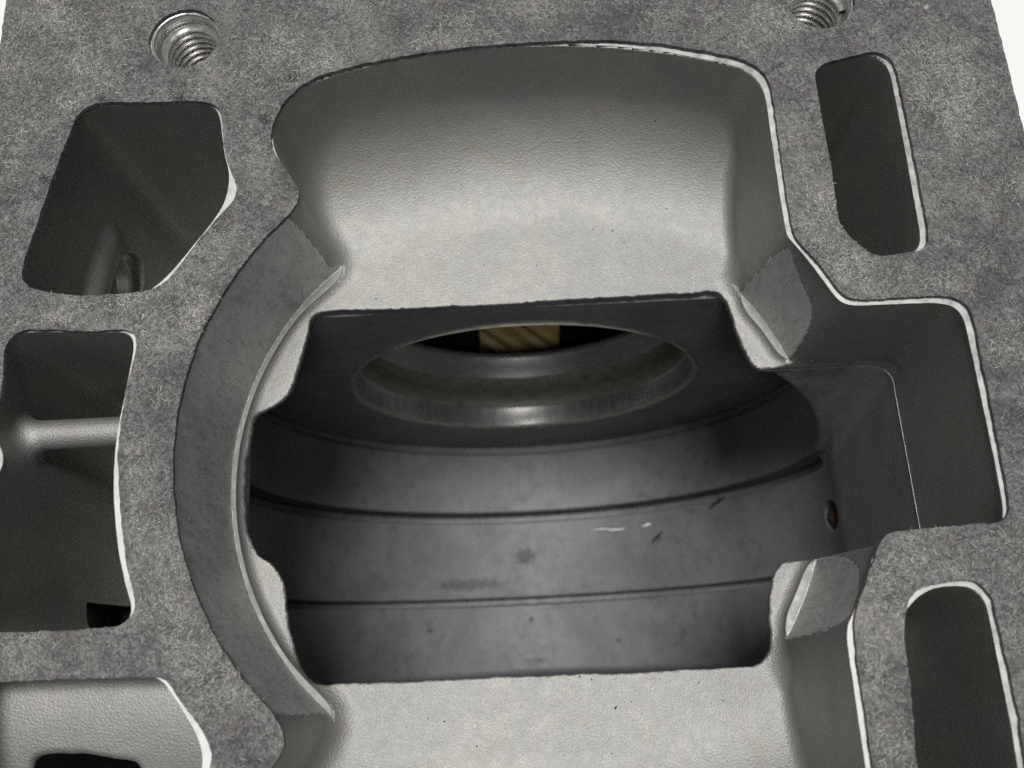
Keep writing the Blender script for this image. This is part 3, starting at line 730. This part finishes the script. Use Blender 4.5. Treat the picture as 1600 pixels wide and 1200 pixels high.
# ------------------------------------------------------------------ gasket
G_LOOPS = [jitter_outline(P, 0.045, 20 + k) for k, P in enumerate([G_MAIN, G_S1, G_S2, G_S3, G_S4, G_S5] + [circle((hx + (-.12 if hx < 0 else .1), hy + 0.15), 5.3) for hx, hy in HOLES])]
G_OUT = jitter_outline([(X0 - 0.2, Y0 - 0.2), (X1 + 0.3, Y0 - 0.2), (X1 + 0.3, Y1 + 0.2), (X0 - 0.2, Y1 + 0.2)], 0.045, 50)
gk = tag(empty('gasket', (0, 30, -0.74)), 'mottled grey fibre gasket lying on the flat face of the casting', 'gasket')
gsheet = mesh_obj('sheet', *make_sheet(G_OUT, G_LOOPS, 0.0, -0.74), M['gasket'], gk, False); gsheet.matrix_parent_inverse = Matrix.Translation(-gk.location)
def make_fibres(n):
    gx = np.arange(-78, 78, 0.5); gy = np.arange(-64, 124, 0.5)
    A, B = np.meshgrid(gx, gy, indexing='ij')
    d = poly_sdf([(X0, Y0), (X1, Y0), (X1, Y1), (X0, Y1)], A, B)
    for L in G_LOOPS: d = np.maximum(d, -poly_sdf(L[::3], A, B))
    dens = value_noise(d.shape, 9, 0.5, 61) + 0.7 * value_noise(d.shape, 3.5, 0.5, 62)
    def lk(g, x, y): return g[np.clip(((x + 78) / 0.5).astype(int), 0, g.shape[0] - 1), np.clip(((y + 64) / 0.5).astype(int), 0, g.shape[1] - 1)]
    x = RNG.uniform(X0, X1, n * 3); y = RNG.uniform(-30, 106, n * 3)
    keep = (lk(d, x, y) < RNG.uniform(-0.75, -0.3, n * 3)) & (RNG.uniform(-1.4, 1.3, n * 3) < lk(dens, x, y))
    x, y = x[keep][:n], y[keep][:n]
    # torn dark tufts at a few edges and two pale crumbs
    tuft = [(-30.2, 82.9, .9, 70), (-58.9, 80.9, .8, 60), (-34.4, 75.6, .9, 70), (-65.9, 67.6, .7, 50), (-47.5, 80.4, 1.6, 50)]
    crumb = [(65.6, 89.6, .35, 40), (70.2, 76.5, .2, 20), (-40.9, 3.4, .22, 20)]
    tx = np.concatenate([RNG.normal(a_, s_ * .5, k_) for a_, b_, s_, k_ in tuft + crumb]); ty = np.concatenate([RNG.normal(b_, s_ * .5, k_) for a_, b_, s_, k_ in tuft + crumb])
    n_d, n_c = sum(t_[3] for t_ in tuft), sum(t_[3] for t_ in crumb)
    x, y = np.r_[x, tx], np.r_[y, ty]; n = len(x)
    seg = 2
    ang = RNG.uniform(0, 2 * np.pi, n); curl = RNG.normal(0, 0.35, n); L = RNG.gamma(3.0, 0.15, n) + 0.2
    w = RNG.uniform(0.018, 0.04, n)
    tone = np.clip(RNG.normal(0.45, 0.30, n) + 0.30 * lk(dens, x, y), 0, 1)
    tone[-n_c:] = 1.0; tone[-n_c - n_d:-n_c] = 0.0
    L[-n_c:] = 0.25
    pts = np.zeros((n, seg + 1, 2)); pts[:, 0, 0] = x; pts[:, 0, 1] = y
    a = ang.copy(); A_ = np.zeros((n, seg + 1)); A_[:, 0] = a
    for k in range(seg):
        pts[:, k + 1, 0] = pts[:, k, 0] + L / seg * np.cos(a); pts[:, k + 1, 1] = pts[:, k, 1] + L / seg * np.sin(a)
        a = a + curl + RNG.normal(0, 0.3, n); A_[:, k + 1] = a
    ok = (lk(d, pts[:, :, 0].ravel(), pts[:, :, 1].ravel()).reshape(n, -1) < -0.12).all(1) | (RNG.random(n) < 0.06)
    ok[-n_c - n_d:] = True
    pts, A_, L, w, tone = pts[ok], A_[ok], L[ok], w[ok], tone[ok]; n = len(pts)
    z0 = RNG.uniform(0.02, 0.06, n); arch = RNG.uniform(0.0, 0.07, n); tilt = RNG.uniform(-0.7, 0.7, n)
    V = np.zeros((n, seg + 1, 2, 3)); s = np.linspace(0, 1, seg + 1)
    zz = z0[:, None] + 0.012 + arch[:, None] * np.sin(np.pi * s)[None]
    nx_, ny_ = -np.sin(A_), np.cos(A_)
    tap = (0.35 + 0.65 * np.sin(np.pi * np.clip(s, 0.05, 0.95)))[None]
    for k, off in enumerate((-1, 1)):
        V[:, :, k, 0] = pts[:, :, 0] + off * nx_ * w[:, None] * tap
        V[:, :, k, 1] = pts[:, :, 1] + off * ny_ * w[:, None] * tap
        V[:, :, k, 2] = zz + off * w[:, None] * tilt[:, None]
    # fibres that run over an edge bend down with it
    base = (np.arange(n) * (seg + 1) * 2)[:, None, None]
    q = []
    for k in range(seg):
        q.append(np.stack([k * 2, k * 2 + 1, (k + 1) * 2 + 1, (k + 1) * 2]))
    q = np.array(q)[None]
    Fq = (base + q).reshape(-1, 4)
    Vv = V.reshape(-1, 3)
    o = mesh_obj('fibre_nap', Vv, Fq, M['fibre'], gk, True)
    at = o.data.attributes.new('tone', 'FLOAT', 'POINT')
    if len(o.data.vertices) == len(Vv): at.data.foreach_set('value', np.repeat(tone, (seg + 1) * 2).astype(np.float32))
    o.matrix_parent_inverse = Matrix.Translation(-gk.location)
    tag(o, kind='stuff')
make_fibres(150000)

# ------------------------------------------------------------------ small chips lying in the chamber
def chip(name, c, length, width, ang, mat, label, group=None, seed=0):
    r = random.Random(seed); n = 7; vs = []; fs = []
    ca, sa = math.cos(ang), math.sin(ang)
    for k in range(n + 1):
        t = k / n - 0.5; w = width * (0.25 + 0.75 * math.cos(math.pi * t) ** 0.7 if abs(t) < 0.5 else 0.25) * r.uniform(0.6, 1.1)
        u, o_ = t * length, r.uniform(-0.2, 0.2) * width
        for v, hgt in ((-w / 2, 0.0), (0, 0.45 * width * r.uniform(0.5, 1)), (w / 2, 0.0)):
            x = c[0] + u * ca - (v + o_) * sa; y = c[1] + u * sa + (v + o_) * ca
            rho = R2 if 10.6 < y < 34 else R1
            z = AZ - math.sqrt(rho ** 2 - (x - AX) ** 2)
            vs.append((x, y, z + 0.05 + hgt))
    for k in range(n):
        b = k * 3; fs += [(b, b + 3, b + 4, b + 1), (b + 1, b + 4, b + 5, b + 2), (b, b + 2, b + 5, b + 3)]
    o = mesh_obj(name, vs, fs, mat, None); return tag(o, label, 'chip', None, group)
chip('metal_chip', (23.8, 28.6), 9.0, 1.25, -0.05, M['chip'], 'long bright metal chip lying on the dark chamber floor', 'chips on the chamber floor', 1)
chip('metal_chip', (33.4, 28.6), 2.4, 1.3, 0.3, M['chip'], 'short bright metal crumb right of the long chip on the chamber floor', 'chips on the chamber floor', 2)
chip('dark_flake', (36.0, 25.2), 4.0, 0.9, 0.75, M['dark'], 'dark oily flake nearest the bright chip on the chamber floor', 'chips on the chamber floor', 3)
chip('dark_flake', (49.5, 31.6), 4.2, 1.0, 0.55, M['dark'], 'dark oily flake high on the chamber floor toward the rusty plug', 'chips on the chamber floor', 4)
